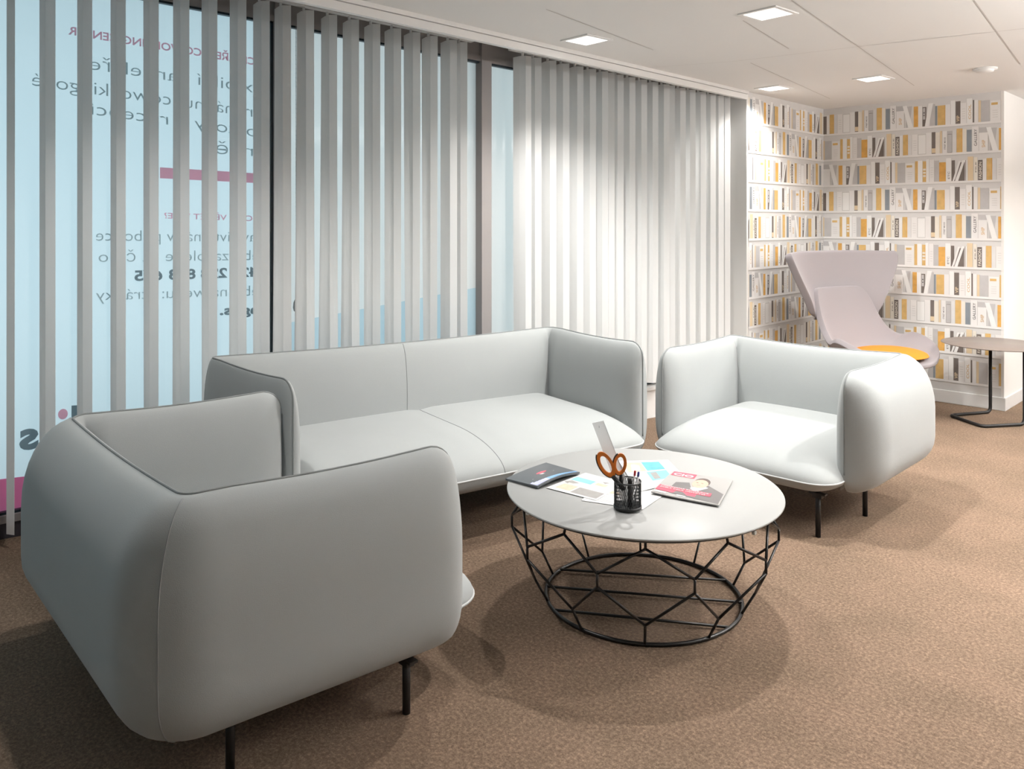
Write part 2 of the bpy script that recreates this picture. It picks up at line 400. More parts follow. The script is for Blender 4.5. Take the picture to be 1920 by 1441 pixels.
# ------------------------------------------------------------------ wallpaper with printed books
def pm(name, col, var=0.0, scale=14): return mat(name, col, 0.75, var=var, scale=scale)
WPM = [pm('print_white', (0.80, 0.79, 0.78), .04), pm('print_shelf', (0.82, 0.81, 0.80)), pm('print_grey', (0.52, 0.51, 0.51), .10), pm('print_dark', (0.17, 0.145, 0.13), .2),
       pm('print_gold', (0.66, 0.44, 0.17), .22, 22), pm('print_sand', (0.74, 0.60, 0.40), .08), pm('print_orange', (0.68, 0.38, 0.10), .3, 25), pm('print_slate', (0.24, 0.27, 0.30), .12),
       pm('print_ivory', (0.80, 0.76, 0.68), .05), pm('print_pale', (0.72, 0.72, 0.72), .06), pm('print_back', (0.68, 0.675, 0.665), .05), pm('print_letter', (0.16, 0.15, 0.15)), pm('print_goldletter', (0.62, 0.42, 0.2)), pm('print_line', (0.50, 0.49, 0.47)), pm('print_bright', (0.84, 0.84, 0.83))]
(K_W, K_SH, K_G, K_D, K_AU, K_SA, K_OR, K_SL, K_IV, K_PA, K_BK, K_LT, K_GL, K_LN, K_BR) = range(15)
def bx(zx):            # zoom pixel of row 5 / row 4 -> metres along the back wall
    t = (1540 + zx / 5.486 - CX) / F; return YB * (t - 1) / (t + 1)
PER = 1.934; STEP = 0.643
s_f5 = bx(757)         # 'FASHION' start in row 5;  everything is measured from it
rowA = [  # (start,end,height 0..1,colour,kind)   measured in row 5
 (757,799,.84,K_D,'FASHION'),(800,835,.88,K_W,''),(835,885,.90,K_AU,''),(885,925,.86,K_PA,''),(925,990,.88,K_W,'lines'),(990,1071,.86,K_BR,'box'),(1071,1130,.92,K_W,''),
 (1130,1168,.93,K_D,'goldfoot'),(1168,1215,.90,K_IV,''),(1215,1240,.96,K_SA,''),(1240,1290,.94,K_W,'STREET MOOD'),(1290,1342,.93,K_G,''),(1294,1336,.80,K_BR,'box'),(1345,1385,.94,K_PA,''),(1385,1445,1.0,K_AU,''),
 (1445,1490,.96,K_IV,''),(1490,1545,.92,K_SL,''),(1545,1615,1.03,K_W,'GALLERY'),(1615,1715,.98,K_G,''),(1615,1710,.76,K_W,'SHIP')]
lean1 = (1690, 1745, 1755, 1812, .97)
s_g4 = bx(705) ; off4 = bx(1545) - s_g4
rowB = [ # measured in row 4 after GALLERY
 (945,990,.90,K_OR,''),(990,1035,.90,K_W,''),(1035,1075,.84,K_D,'photo'),(1112,1165,.93,K_G,''),(1165,1190,.84,K_SL,''),(1190,1270,.84,K_AU,''),(1270,1325,.86,K_W,''),(1325,1375,1.0,K_BR,''),
 (1375,1425,.95,K_D,'VIP'),(1425,1490,.86,K_W,'lines'),(1490,1552,1.02,K_BR,'COOL'),(1552,1566,.94,K_D,''),(1568,1610,.93,K_W,''),(1610,1640,.90,K_SA,''),(1640,1725,.88,K_G,'')]
rowC = [ # measured in row 5 before FASHION
 (105,190,.84,K_W,'label'),(190,215,.92,K_AU,''),(215,260,.94,K_BR,''),(260,290,.90,K_AU,'bars'),(290,320,.98,K_BR,''),(320,365,.95,K_W,'lines'),(365,408,.90,K_G,''),(365,408,.80,K_BR,''),(408,468,.82,K_OR,''),
 (470,520,.98,K_BR,'ETC'),(520,550,.88,K_D,''),(640,666,.86,K_BR,'vline'),(665,720,1.0,K_SA,''),(720,756,.96,K_IV,'FILE')]
BOOKS = []
for a, b, h, c, k in rowA: BOOKS.append((bx(a) - s_f5, bx(b) - s_f5, h, c, k))
for a, b, h, c, k in rowB: BOOKS.append((bx(a) + off4 - s_f5, bx(b) + off4 - s_f5, h, c, k))
for a, b, h, c, k in rowC: BOOKS.append((bx(a) - s_f5 + PER, bx(b) - s_f5 + PER, h, c, k))
e4 = bx(1725) + off4 - s_f5; sC = bx(105) - s_f5 + PER
if sC > e4 + .005: BOOKS.append((e4, sC, .88, K_PA, ''))
def Lq(x0, x1, x2, x3, h, col, dx=0.0):   # leaning book: foot x0..x1, head x2..x3
    return ('lean', x0 + dx, x1 + dx, x2 + dx, x3 + dx, h, col)
LEANS = [Lq(bx(1755) - s_f5, bx(1812) - s_f5, bx(1690) - s_f5, bx(1738) - s_f5, .97, K_BR),
         Lq(bx(1725) - s_f5, bx(1770) - s_f5, bx(1738) - s_f5, bx(1800) - s_f5, .93, K_G),
         Lq(bx(1060) + off4 - s_f5, bx(1100) + off4 - s_f5, bx(1098) + off4 - s_f5, bx(1145) + off4 - s_f5, .98, K_BR),
         Lq(bx(550) - s_f5 + PER, bx(640) - s_f5 + PER, bx(600) - s_f5 + PER, bx(640) - s_f5 + PER, .78, K_D),
         Lq(bx(528) - s_f5 + PER, bx(543) - s_f5 + PER, bx(585) - s_f5 + PER, bx(603) - s_f5 + PER, .84, K_BR),
         Lq(bx(552) - s_f5 + PER, bx(580) - s_f5 + PER, bx(618) - s_f5 + PER, bx(641) - s_f5 + PER, .86, K_BR)]
LEANS[0], LEANS[1] = LEANS[1], LEANS[0]
SHZ = [2.322 - 0.2365 * k for k in range(10)]
def wallpaper(name, P, s0, s1, label):
    """P(s,z,o) maps pattern coordinate s (world X along back wall), height, outward offset"""
    mb = MB(); Z0, Z1 = 0.105, CEIL
    mb.poly([P(s0, Z0, .001), P(s1, Z0, .001), P(s1, Z1, .001), P(s0, Z1, .001)], K_BK)
    def clipq(pts, o, m):
        # clip polygon to s0..s1 and Z0..Z1
        for ax, lim, sg in ((0, s0, 1), (0, s1, -1), (1, Z0, 1), (1, Z1, -1)):
            out = []
            for i in range(len(pts)):
                a = pts[i - 1]; b = pts[i]; da = (a[ax] - lim) * sg; db = (b[ax] - lim) * sg
                if (da >= 0) != (db >= 0):
                    t = da / (da - db); out.append((a[0] + (b[0] - a[0]) * t, a[1] + (b[1] - a[1]) * t))
                if db >= 0: out.append(b)
            pts = out
            if len(pts) < 3: return
        mb.poly([P(q[0], q[1], o) for q in pts], m)
    def R(a, b, z0, z1, o, m): clipq([(a, z0), (b, z0), (b, z1), (a, z1)], o, m)
    HB = 0.196
    for k in range(-0, 10):
        zs = SHZ[k] if k < len(SHZ) else 0
        base = s_f5 + (k - 4) * STEP
        base += PER * math.ceil((s0 - PER - base) / PER)
        R(s0, s1, zs - .018, zs, .0042, K_SH); R(s0, s1, zs - .021, zs - .018, .0042, K_LN)
        while base < s1:
            for i, (a, b, h, c, kd) in enumerate(BOOKS):
                o = .0016 + (i % 3) * .00018
                A, B = base + a, base + b; zt = zs + HB * h
                if B < s0 or A > s1: continue
                R(A, B, zs, zt, o, c)
                if c in (K_W, K_BR, K_IV, K_PA): R(B - .0025, B, zs, zt, o + .0003, K_LN)
                if c in (K_AU, K_G, K_SL, K_SA): R(B - .004, B, zs, zt, o + .0003, K_OR if c == K_AU else K_LN)
                inside = A > s0 + .002 and B < s1 - .002 and zs > 0.12
                wd = B - A; o2 = o + .0006
                if kd in ('FASHION', 'STREET MOOD', 'VIP', 'SHIP', 'COOL', 'ETC', 'GALLERY', 'FILE') and inside:
                    cfg = {'FASHION': (K_IV, .62, .08, .9), 'STREET MOOD': (K_LT, .34, .16, .72), 'VIP': (K_SA, .62, .10, .36), 'SHIP': (K_GL, .36, .2, .6), 'COOL': (K_GL, .42, .15, .75), 'ETC': (K_LT, .34, .10, .42), 'GALLERY': (K_LT, .42, .22, .9), 'FILE': (K_LT, .30, .35, .8)}[kd]
                    hh = wd * cfg[1]; org0 = (A + B) / 2 + hh / 2; z_0 = zs + (zt - zs) * cfg[2]; z_1 = zs + (zt - zs) * cfg[3]
                    O = P(org0, z_0, o2); ux = (P(org0, z_1, o2) - O).normalized(); uy = (P(org0 - .01, z_0, o2) - O).normalized()
                    put_text(mb, kd, O, ux, uy, hh, z_1 - z_0, 0.012, cfg[0])
                if kd == 'lines':
                    for q in range(5): R(A + wd * .25, B - wd * .25, zs + HB * (.2 + q * .1), zs + HB * (.2 + q * .1) + .002, o2, K_LN)
                if kd == 'box':
                    for (u0, u1, v0, v1) in ((0, .03, 0, 1), (.97, 1, 0, 1), (0, 1, 0, .02), (0, 1, .98, 1)):
                        R(A + wd * u0, A + wd * u1, zs + (zt - zs) * v0, zs + (zt - zs) * v1, o2, K_LN if wd > .06 else K_D)
                if kd == 'goldfoot': R(A, B, zs + .006, zs + .045, o2, K_SA)
                if kd == 'label':
                    R(A + wd * .1, B - wd * .3, zt - .035, zt - .016, o2, K_AU)
                    for q in range(4): R(A + wd * .2, B - wd * .3, zs + .03 + q * .018, zs + .032 + q * .018, o2, K_LN)
                if kd == 'bars':
                    for q in range(3): R(A + wd * .1, B - wd * .1, zs + HB * (.22 + q * .14), zs + HB * (.30 + q * .14), o2, K_IV)
                if kd == 'photo':
                    R(A + wd * .1, B - wd * .3, zs + HB * .3, zs + HB * .8, o2, K_G); R(A + wd * .2, B - wd * .4, zs + HB * .45, zs + HB * .62, o2 + .0002, K_LT); R(A + wd * .3, B - wd * .5, zs + HB * .5, zs + HB * .56, o2 + .0004, K_W)
                if kd == 'vline': R(A + wd * .2, A + wd * .4, zs, zt, o2, K_D)
            for i, (_, x0, x1, x2, x3, h, c) in enumerate(LEANS):
                clipq([(base + x0, zs), (base + x1, zs), (base + x3, zs + HB * h), (base + x2, zs + HB * h)], .0030 + i * .00015, c)
            # central 'spine' details
            base += PER
    o = mb.build(name, WPM); tag(o, label, 'wallpaper'); return o
wallpaper('bookcase_wallpaper', lambda s, z, o: Vector((s, YB - o, z)), XW + .001, XCOL - .02,
          'wallpaper printed with shelves of white and gold books, behind the wing chair')
def PLft(s, z, o): return Vector((XW + o, YB - (XW - s), z))
wallpaper('bookcase_wallpaper', PLft, XW - (YB - YP) + .025, XW - .001,
          'narrow panel of book print wallpaper beside the end of the window blinds')

# ------------------------------------------------------------------ ceiling fittings
LAMPGLOW = mat('lamp_diffuser', (0.9, 0.9, 0.9), 0.5, emit=(1.0, 0.97, 0.93), estr=6.0)
REFL = mat('lamp_reflector', (0.85, 0.85, 0.85), 0.35, emit=(1.0, 0.97, 0.93), estr=1.2)
STEELM = mat('steel_cable', (.5, .5, .5), .3, metal=1)
names = ['square recessed downlight near the window blinds, left of the four in view', 'square recessed downlight nearest the top edge of the picture, largest of the four',
         'square recessed downlight beside the corner with the book wallpaper, lowest in view', 'square recessed downlight in front of the book wallpaper, rightmost of the four']
AIM = math.radians(-4)
def downlight(i, X, Y, P, label=None):
    root = empty('ceiling_downlight', (X, Y, CEIL), AIM)
    tag(root, label or 'added square fill downlight in the ceiling outside the picture', 'ceiling light', 'square recessed downlights' if label else 'added fill downlights outside the picture')
    s = .088; f = MB()
    for a in ((-s - .02, -s - .02, s + .02, -s), (-s - .02, s, s + .02, s + .02), (-s - .02, -s, -s, s), (s, -s, s + .02, s)): f.box(a[0], a[1], -.006, a[2], a[3], 0.0)
    f.build('frame', TRIMW, root)
    g = MB(); q = .055
    for k in range(4):
        c, sn = math.cos(k * math.pi / 2), math.sin(k * math.pi / 2)
        g.poly([(c*x - sn*y, sn*x + c*y, z) for x, y, z in ((-s, -s, -.0045), (s, -s, -.0045), (q, -q, -.0025), (-q, -q, -.0025))])
    g.build('reflector', REFL, root)
    d = MB(); d.poly([(-q, -q, -.0025), (-q, q, -.0025), (q, q, -.0025), (q, -q, -.0025)]); d.build('diffuser', LAMPGLOW, root)
    ld = bpy.data.lights.new('downlight_beam', 'SPOT'); ld.energy = P; ld.spot_size = math.radians(140); ld.spot_blend = 0.7; ld.shadow_soft_size = 0.045
    ld.color = (1.0, 0.97, 0.935)
    lo = bpy.data.objects.new('downlight_beam', ld); C.objects.link(lo); lo.parent = root; lo.location = (0, 0, -.03)
for i, (X, Y, P) in enumerate(LAMPS): downlight(i, X, Y, P, names[i])
for X, Y, P in FILL_LAMPS: downlight(9, X, Y, P)
for i, (X, Y, UP_W) in enumerate(FILL_PENDANTS):
    root = empty('added_fill_uplight', (X, Y, CEIL - .62)); tag(root, 'added long suspended fill light throwing light on the ceiling, outside the picture', 'pendant lamp', 'added suspended fill lights out of view')
    m_ = MB(); m_.box(-.06, -.6, -.03, .06, .6, .0); bevel(m_.build('housing', TRIMW, root), .006)
    m_ = MB(); m_.poly([(-.05, -.58, .001), (.05, -.58, .001), (.05, .58, .001), (-.05, .58, .001)]); m_.build('diffuser', LAMPGLOW, root)
    for sy in (-.5, .5):
        m_ = MB(); m_.tube([(0, sy, 0), (0, sy, .62)], .002, 6); m_.build('cable', STEELM, root)
    ld = bpy.data.lights.new('fill_uplight_beam', 'AREA'); ld.shape = 'RECTANGLE'; ld.size = .10; ld.size_y = 1.16; ld.energy = UP_W; ld.color = (1.0, .98, .96)
    lo = bpy.data.objects.new('fill_uplight_beam', ld); C.objects.link(lo); lo.parent = root; lo.location = (0, 0, .006); lo.rotation_euler = (math.pi, 0, 0)
sd = ceil_pt(1847, 128); root = empty('smoke_detector', sd); tag(root, 'small flat white detector disc on the ceiling, right of the downlights', 'smoke detector')
m_ = MB(); m_.lathe([(.001, 0), (.075, 0), (.075, -.010), (.001, -.012)], 32); m_.build('mounting_plate', TRIMW, root)
m_ = MB(); m_.lathe([(.055, -.010), (.052, -.024), (.035, -.030), (.001, -.031)], 32); m_.build('cover', TRIMW, root)

# ------------------------------------------------------------------ sofas
def Fq(q, p=2.2):
    q = max(0.0, min(1.0, q)); return (1 - (1 - q) ** p) ** (1 / p)
def sofa(name, loc, rz, Wd, Da, Ds, zt, zs, zseat, Bo, Bi, label, cat, group=None, centre=False, Bback=None, flare=.0, zb=.205, rc=.05, DaL=None, DaR=None, BL=None, BR=None, splay=(0, 0), legs=None, seatx=None, skew=0.0):
    root = empty(name, loc, rz); tag(root, label, cat, group)
    Bback = Bo if Bback is None else Bback; BL = Bo if BL is None else BL; BR = Bo if BR is None else BR
    # mid-plane path
    path = []
    h = Wd / 2; La = Da - rc; DaL = DaL or Da; DaR = DaR or Da
    def addp(x, y, nx, ny): path.append((Vector((x, y, 0)), Vector((nx, ny, 0))))
    ts = [0, .004, .012, .025, .045, .07, .10, .135, .175, .22, .28, .35, .43, .52, .61, .70, .8, .9, 1.0]
    for t in ts: addp(-h + splay[0] * (1 - t), -DaL + (DaL - rc) * t, -1, 0)
    nA = len(path) - 1
    for k in range(1, 9):
        a = math.pi - k / 8 * math.pi / 2; addp(-h + rc + rc * math.cos(a), -rc + rc * math.sin(a), math.cos(a), math.sin(a))
    nb = 26
    for k in range(1, nb): addp(-h + rc + (Wd - 2 * rc) * k / nb, 0, 0, 1)
    for k in range(0, 9):
        a = math.pi / 2 - k / 8 * math.pi / 2; addp(h - rc + rc * math.cos(a), -rc + rc * math.sin(a), math.cos(a), math.sin(a))
    nB = len(path) - 1
    for t in reversed(ts[:-1]): addp(h + splay[1] * (1 - t), -DaR + (DaR - rc) * t, 1, 0)
    S = [0.0]
    for i in range(1, len(path)): S.append(S[-1] + (path[i][0] - path[i - 1][0]).length)
    L = S[-1]; rt = .09; rb = .07
    vs = [0, .003, .012, .03, .06, .1, .15, .21, .28, .36, .45, .54, .63, .71, .78, .84, .89, .93, .96, .982, .994, 1.0]
    def col(i, side):
        p, n = path[i]; s = S[i]; e = min(s, L - s)
        ct = 1 - math.sqrt(max(0, 1 - (1 - min(1, e / rt)) ** 2)); cb = 1 - math.sqrt(max(0, 1 - (1 - min(1, e / rb)) ** 2))
        back = n.y > .5
        # the top line sags a little in the middle of each panel
        ua = s / La if s < La else ((L - s) / La if L - s < La else None)
        sag = 0.012 * math.sin(math.pi * ua) if ua is not None else 0.018 * math.sin(math.pi * max(0, min(1, (s - La) / (L - 2 * La))))
        z1 = zt - rt * ct - sag; z0 = zb + rb * cb
        out = []
        for v in vs:
            z = z0 + (z1 - z0) * v
            f = Fq(e / .15, 2.3) * Fq((z1 - z) / .28, 2.0)
            if side > 0:
                Ba = BL if n.x < 0 else BR; B = Ba + (Bback - Ba) * max(0, n.y) ** 2
                f *= Fq((z - z0) / .17, 2.1); off = B * f
            else:
                f *= Fq((z - z0 + .05) / .22, 2.0); off = -Bi * f
                if abs(n.x) > .1 and abs(n.y) > .1: off *= .9
            out.append(Vector((p.x + n.x * off, p.y + n.y * off, z)))
        return out
    cols_o = [col(i, 1) for i in range(len(path))]; cols_i = [col(i, -1) for i in range(len(path))]
    for nm, a, b in (('armrest', 0, nA + 4), ('backrest', nA + 4, nB - 4), ('armrest', nB - 4, len(path) - 1)):
        m_ = MB(); m_.grid(cols_o[a:b + 1], 0, flip=True); m_.grid(cols_i[a:b + 1], 0)
        if nm == 'backrest' and centre: pass
        m_.build(nm, FABRIC, root, merge=0.0004)
    # piping along the whole rim
    rim = []
    for v in range(4, len(vs)): rim.append(cols_o[0][v])
    rim += [c[-1] for c in cols_o[1:-1]]
    for v in reversed(range(4, len(vs))): rim.append(cols_o[-1][v])
    m_ = MB(); m_.tube(rim, .0042, 8); m_.build('piping', PIPE_SHADE, root)
    # stitched seams at the outer back corners
    for i in (nA + 4, nB - 4):
        m_ = MB(); m_.tube([p + path[i][1] * .0004 for p in cols_o[i][2:-1]], .0022, 6); tag(m_.build('stitched_seam', SEAMF, root))
    # seat cushion
    hs = h + flare; r = .13
    xl, xr = seatx or (-hs, hs)
    def xm(u): return xl + (u + 1) / 2 * (xr - xl)
    def yf(x):
        sk_ = skew * max(0, x / hs); u = abs(x) / hs
        e = max(0, abs(x) - (hs - r)) / r
        return -Ds + r * (1 - math.sqrt(max(0, 1 - min(1, e) ** 2))) + .018 * u * u + sk_
    na = 40; us = [-1 + 2 * k / na for k in range(na + 1)]; us = [math.sin(u * math.pi / 2) for u in us]
    bs = [1 - (1 - k / 22) ** 1.7 for k in range(23)]
    top = []; bot = []
    for b in bs:
        rt_, rb_ = [], []
        for u in us:
            x = u * hs; y1 = yf(x); y = -.02 + (y1 + .02) * b; d = y - y1
            ed = hs - abs(x)
            fr = Fq((d + .0001) / .46, 2.0)
            side = Fq(ed / .20, 2.0)
            z = zs + (zseat - zs) * fr * (side if True else 1) + 0.010 * (1 - u * u) * fr
            if centre:
                g = math.exp(-(x / .035) ** 2); z -= .010 * g * fr
            xx = x * (1 - 0.0)
            rt_.append(Vector((xm(u), y, z)))
            fb = Fq(min(d + .0001, .2) / .17, 2.0); sb = Fq(ed / .17, 2.0)
            rb_.append(Vector((xm(u), y, zs - (zs - zb + .004) * fb * sb)))
        top.append(rt_); bot.append(rb_)
    m_ = MB(); m_.grid(top, 0, flip=True); o = m_.build('seat_cushion', FABRIC, root)
    m_ = MB(); m_.grid(bot, 0); m_.build('seat_base', FABRIC, root)
    edge = [Vector((-hs, y, zs)) for y in (-Da - .0, -Da - .02)]
    fr_ = [Vector((xm(us[k]), yf(us[k] * hs), zs)) for k in range(len(us))]
    m_ = MB(); m_.tube([Vector((xl, -Da + .06, zs))] + fr_ + ([Vector((xr, -Da + .06, zs))] if skew == 0 else []), .0045, 8); m_.build('seat_piping', PIPEL, root)
    if centre:
        m_ = MB(); k0 = na // 2
        m_.tube([top[i][k0] + Vector((0, 0, .0005)) for i in range(len(top))], .0018, 6); m_.build('stitched_seam', SEAMF, root)
        ib = nA + 8 + nb // 2
        m_ = MB(); m_.tube([p + Vector((0, -.0005, 0)) for p in cols_i[ib][6:-1]], .0016, 6); m_.build('stitched_seam', SEAMF, root)
    # legs with brackets
    for sx in (-1, 1):
        for lx, yy in (legs or ((h - .10, -Da + .06), (h - .10, -.20))):
            m_ = MB(); x = sx * lx
            m_.tube([(x, yy, 0), (x, yy, zb + .02)], .0125, 12)
            m_.prism([(x - .04, yy - .015), (x + .04, yy - .015), (x + .04, yy + .015), (x - .04, yy + .015)], zb + .0, zb + .008)
            m_.prism([(x - .022, yy - .014), (x + .022, yy - .014), (x + .022, yy + .014), (x - .022, yy + .014)], zb - .016, zb)
            m_.build('leg', BLACKM, root)
    return root
SG = 'pale grey lounge armchairs'
sofa('lounge_armchair', (-2.09, 4.60, 0), 0.0, 1.03, .79, .96, .79, .27, .40, .165, .07, 'pale grey rounded armchair facing the camera, right of the coffee table', 'armchair', SG, BL=.10, legs=((.42, -.86), (.47, -.42)))
sofa('lounge_armchair', (-2.655, 0.90, 0), math.pi - math.radians(3), 1.15, .80, 1.03, .79, .225, .38, .15, .07, 'pale grey rounded armchair in the left foreground seen from behind', 'armchair', SG, Bback=.165, BR=.05, zb=.165, DaL=.835, flare=.035, DaR=.80, skew=.25, splay=(-.055, -.055), legs=((.66, -.64), (.56, -.13)))
sofa('three_seat_sofa', (-3.70, 2.805, 0), math.radians(78.5), 2.11, .78, .97, .83, .30, .43, .11, .07, 'long pale grey rounded sofa along the window blinds', 'sofa', centre=True, Bback=.09, BL=.025, BR=.09, DaL=.82, DaR=.84, splay=(.15, .03), seatx=(-.90, 1.055), legs=((.84, -.74), (.90, -.20)))

# ------------------------------------------------------------------ coffee table
TC = Vector((-1.906, 2.648, 0)); TR = .545; TZ = .44
TOPM = mat('grey_linoleum_top', (0.37, 0.375, 0.37), 0.42, var=.02, scale=4, spec=.35)
EDGE = mat('dark_table_edge', (0.05, 0.05, 0.05), .5)
WIREM = mat('black_wire', (0.010, 0.009, 0.009), .32, spec=.5)
root = empty('coffee_table', TC); tag(root, 'round grey coffee table on a black wire basket base', 'coffee table')
m_ = MB(); m_.lathe([(.001, -.0185), (TR - .018, -.0185), (TR - .004, -.010), (TR, -.006)], 96, (0, 0, TZ), 1); m_.lathe([(TR, -.006), (TR, -.002), (TR - .002, 0), (.001, 0)], 96, (0, 0, TZ), 0)
m_.build('tabletop', [TOPM, EDGE], root, merge=.0001)
fdir = Vector((1, -1, 0)).normalized(); rdir = Vector((1, 1, 0)).normalized()   # towards camera, to the right
def cyl(phi, r, z): return fdir * (r * math.cos(phi)) + rdir * (r * math.sin(phi)) + Vector((0, 0, z))
N = 10; ph0 = math.radians(-8); st = 2 * math.pi / N
m_ = MB()
for k in range(N):
    p = ph0 + k * st; wr = .0050
    A0 = cyl(p, .475, TZ - .019); A1 = cyl(p, .487, .385); B1 = cyl(p + st / 2, .530, .298); B2 = cyl(p + st / 2, .530, .252); Bm = cyl(p - st / 2, .530, .298); Bm2 = cyl(p - st / 2, .530, .252)
    C1 = cyl(p, .440, .100); D1 = cyl(p, .388, .008)
    m_.tube([A0, A1], wr, 8); m_.tube([A1, B1], wr, 8); m_.tube([A1, Bm], wr, 8); m_.tube([B1, B2], wr, 8)
    m_.tube([B2, C1], wr, 8); m_.tube([Bm2, C1], wr, 8); m_.tube([C1, D1], wr, 8)
    # flat lug under the top
    m_.tube([A0 + Vector((0, 0, .0)), cyl(p, .42, TZ - .021)], .0045, 6)
m_.build('wire_basket', WIREM, root)
m_ = MB(); m_.tube([cyl(2 * math.pi * k / 80, .388, .008) for k in range(80)], .0075, 8, closed=True)
m_.build('floor_ring', WIREM, root)
m_ = MB()
for a, b in (((1054, 1068), (1350, 1089)), ((1028, 1099), (1385, 1128)), ((1045, 1142), (1345, 1167))):
    a_ = W(*a, .012) - TC; b_ = W(*b, .012) - TC
    for q in (a_, b_):
        r_ = math.hypot(q.x, q.y)
        q.x *= .385 / r_; q.y *= .385 / r_
    m_.tube([a_, b_], .0055, 8)
m_.build('cross_bars', WIREM, root)
m_ = MB(); m_.tube([cyl(2 * math.pi * k / 80, .44, TZ - .022) for k in range(80)], .0045, 6, closed=True); m_.build('top_ring', WIREM, root)
CLIPM = mat('white_clip', (.75, .75, .72), .5)
for (px, py) in ((990, 962), (1414, 999)):
    q = W(px, py, TZ - .024) - TC; m_ = MB()
    m_.box(q.x - .007, q.y - .007, TZ - .029, q.x + .007, q.y + .007, TZ - .016); bevel(m_.build('clip', CLIPM, root), .003)

# ------------------------------------------------------------------ papers, magazine, booklet on the table
PAPER = mat('white_paper', (.60, .60, .60), .55); PBLUE = mat('photo_blue', (.12, .42, .62), .4, var=.5, scale=30); PTEAL = mat('photo_teal', (.22, .50, .60), .4, var=.2)
PTAN = mat('photo_tan', (.62, .48, .36), .4, var=.3, scale=40); PGREY = mat('photo_grey', (.30, .29, .28), .4, var=.2, scale=30); PTXT = mat('paper_text', (.40, .40, .40), .6); PLG = mat('photo_pale', (.62, .60, .57), .4, var=.2, scale=40)
PINK = mat('magazine_red', (.62, .09, .14), .35); MGREY = mat('cover_grey', (.38, .37, .36), .35, var=.15, scale=5); SUIT = mat('cover_suit', (.16, .15, .15), .35); SKIN = mat('cover_skin', (.60, .40, .31), .4); HAIR = mat('cover_hair', (.12, .09, .08), .4)
NAVY = mat('booklet_cover', (.085, .095, .105), .28, var=.1, scale=8, spec=.5); LILAC = mat('booklet_lilac', (.50, .52, .80), .3, var=.2, scale=20); SKYB = mat('booklet_blue', (.18, .38, .66), .3, var=.3, scale=15)
def quad_frame(pts, z):
    P = [W(x, y, z) for x, y in pts]          # order: origin, +u, +u+v, +v
    def f(u, v, dz=0.0):
        q = P[0] * (1-u)*(1-v) + P[1] * u*(1-v) + P[2] * u*v + P[3] * (1-u)*v
        return Vector((q.x, q.y, z + dz))
    return f
def sheet(name, pts, z, th, label, cat, draw, mats, group=None, warp=None):
    f0 = quad_frame(pts, z); c = f0(.5, .5); root = empty(name, (c.x, c.y, z)); tag(root, label, cat, group)
    base = Vector((c.x, c.y, z))
    def f(u, v, dz=0.0): return f0(u, v, dz + (warp(u, v) if warp else 0)) - base
    m_ = MB(); n = 10
    m_.grid([[f(i / n, j / n, th) for i in range(n + 1)] for j in range(n + 1)], 0)
    m_.grid([[f(i / n, j / n, 0) for i in range(n + 1)] for j in range(n + 1)], 0, flip=True)
    for a in ([(i / n, 0) for i in range(n + 1)], [(1, i / n) for i in range(n + 1)], [(1 - i / n, 1) for i in range(n + 1)], [(0, 1 - i / n) for i in range(n + 1)]):
        m_.grid([[f(u, v, 0) for u, v in a], [f(u, v, th) for u, v in a]], 0, smooth=False)
    m_.build('pages', mats[0], root)
    d = MB()
    def R(u0, v0, u1, v1, m, k=1):
        nn = 6
        d.grid([[f(u0 + (u1 - u0) * i / nn, v0 + (v1 - v0) * j / nn, th + .0003 * k) for i in range(nn + 1)] for j in range(nn + 1)], m, smooth=False)
    def PP(uv, m, k=1): d.poly([f(u, v, th + .0003 * k) for u, v in uv], m)
    def T(s, u, v, u1, hgt, m, k=2, bold=.01):
        O = f(u, v, th + .0003 * k); e = f(u1, v, th + .0003 * k); up = (f(u, v + .05, th + .0003 * k) - O); up.normalize()
        L_ = (e - O).length; put_text(d, s, O, (e - O) / L_, up, hgt, L_, bold, m)
    draw(R, PP, T); d.build('print', mats, root)
    return root
PM = [PAPER, PBLUE, PTEAL, PTAN, PGREY, PTXT, PLG]
def draw_a(R, PP, T):      # left leaflet
    R(.04, .56, .50, .74, 2); PP([(.02, .42), (.16, .36), (.30, .50), (.10, .54)], 4); R(.56, .60, .80, .72, 3); R(.10, .10, .40, .34, 3); R(.44, .06, .96, .34, 4); R(.50, .36, .90, .52, 6); R(.14, .36, .40, .42, 6, 2)
    PP([(.60, .80), (.70, .74), (.76, .84)], 4)
def draw_b(R, PP, T):
    R(.05, .50, .45, .62, 3); R(.05, .64, .45, .74, 6)
    for k in range(5): R(.10, .08 + k * .06, .50, .09 + k * .06, 5)
    T('ACT IN TIME', .12, .40, .5, .010, 5)
def draw_c(R, PP, T):
    R(.05, .58, .40, .92, 3); R(.42, .58, .78, .92, 1); R(.05, .22, .36, .54, 6); R(.38, .22, .78, .54, 2); R(.44, .26, .56, .50, 4, 2); PP([(.12, .62), (.3, .62), (.34, .8), (.2, .86)], 6, 2); R(.05, .04, .5, .18, 6)
    T('Business', .82, .55, 1.0, .010, 5); R(.82, .42, .98, .44, 5)
    for k in range(5): R(.82, .66 + k * .03, .95, .67 + k * .03, 5)
def draw_d(R, PP, T):
    for k in range(6): R(.1, .2 + k * .1, .8, .215 + k * .1, 5)
LG = 'printed leaflets under the pen holder'
tz = TZ + .0004
sheet('leaflet', [(1158, 962), (1250, 925), (1262, 898), (1180, 890)][0:4] if False else [(1175, 946), (1256, 917), (1230, 893), (1150, 915)], tz, .0008, 'white text leaflet lying under the right side of the mesh pen holder', 'leaflet', draw_d, PM, LG)
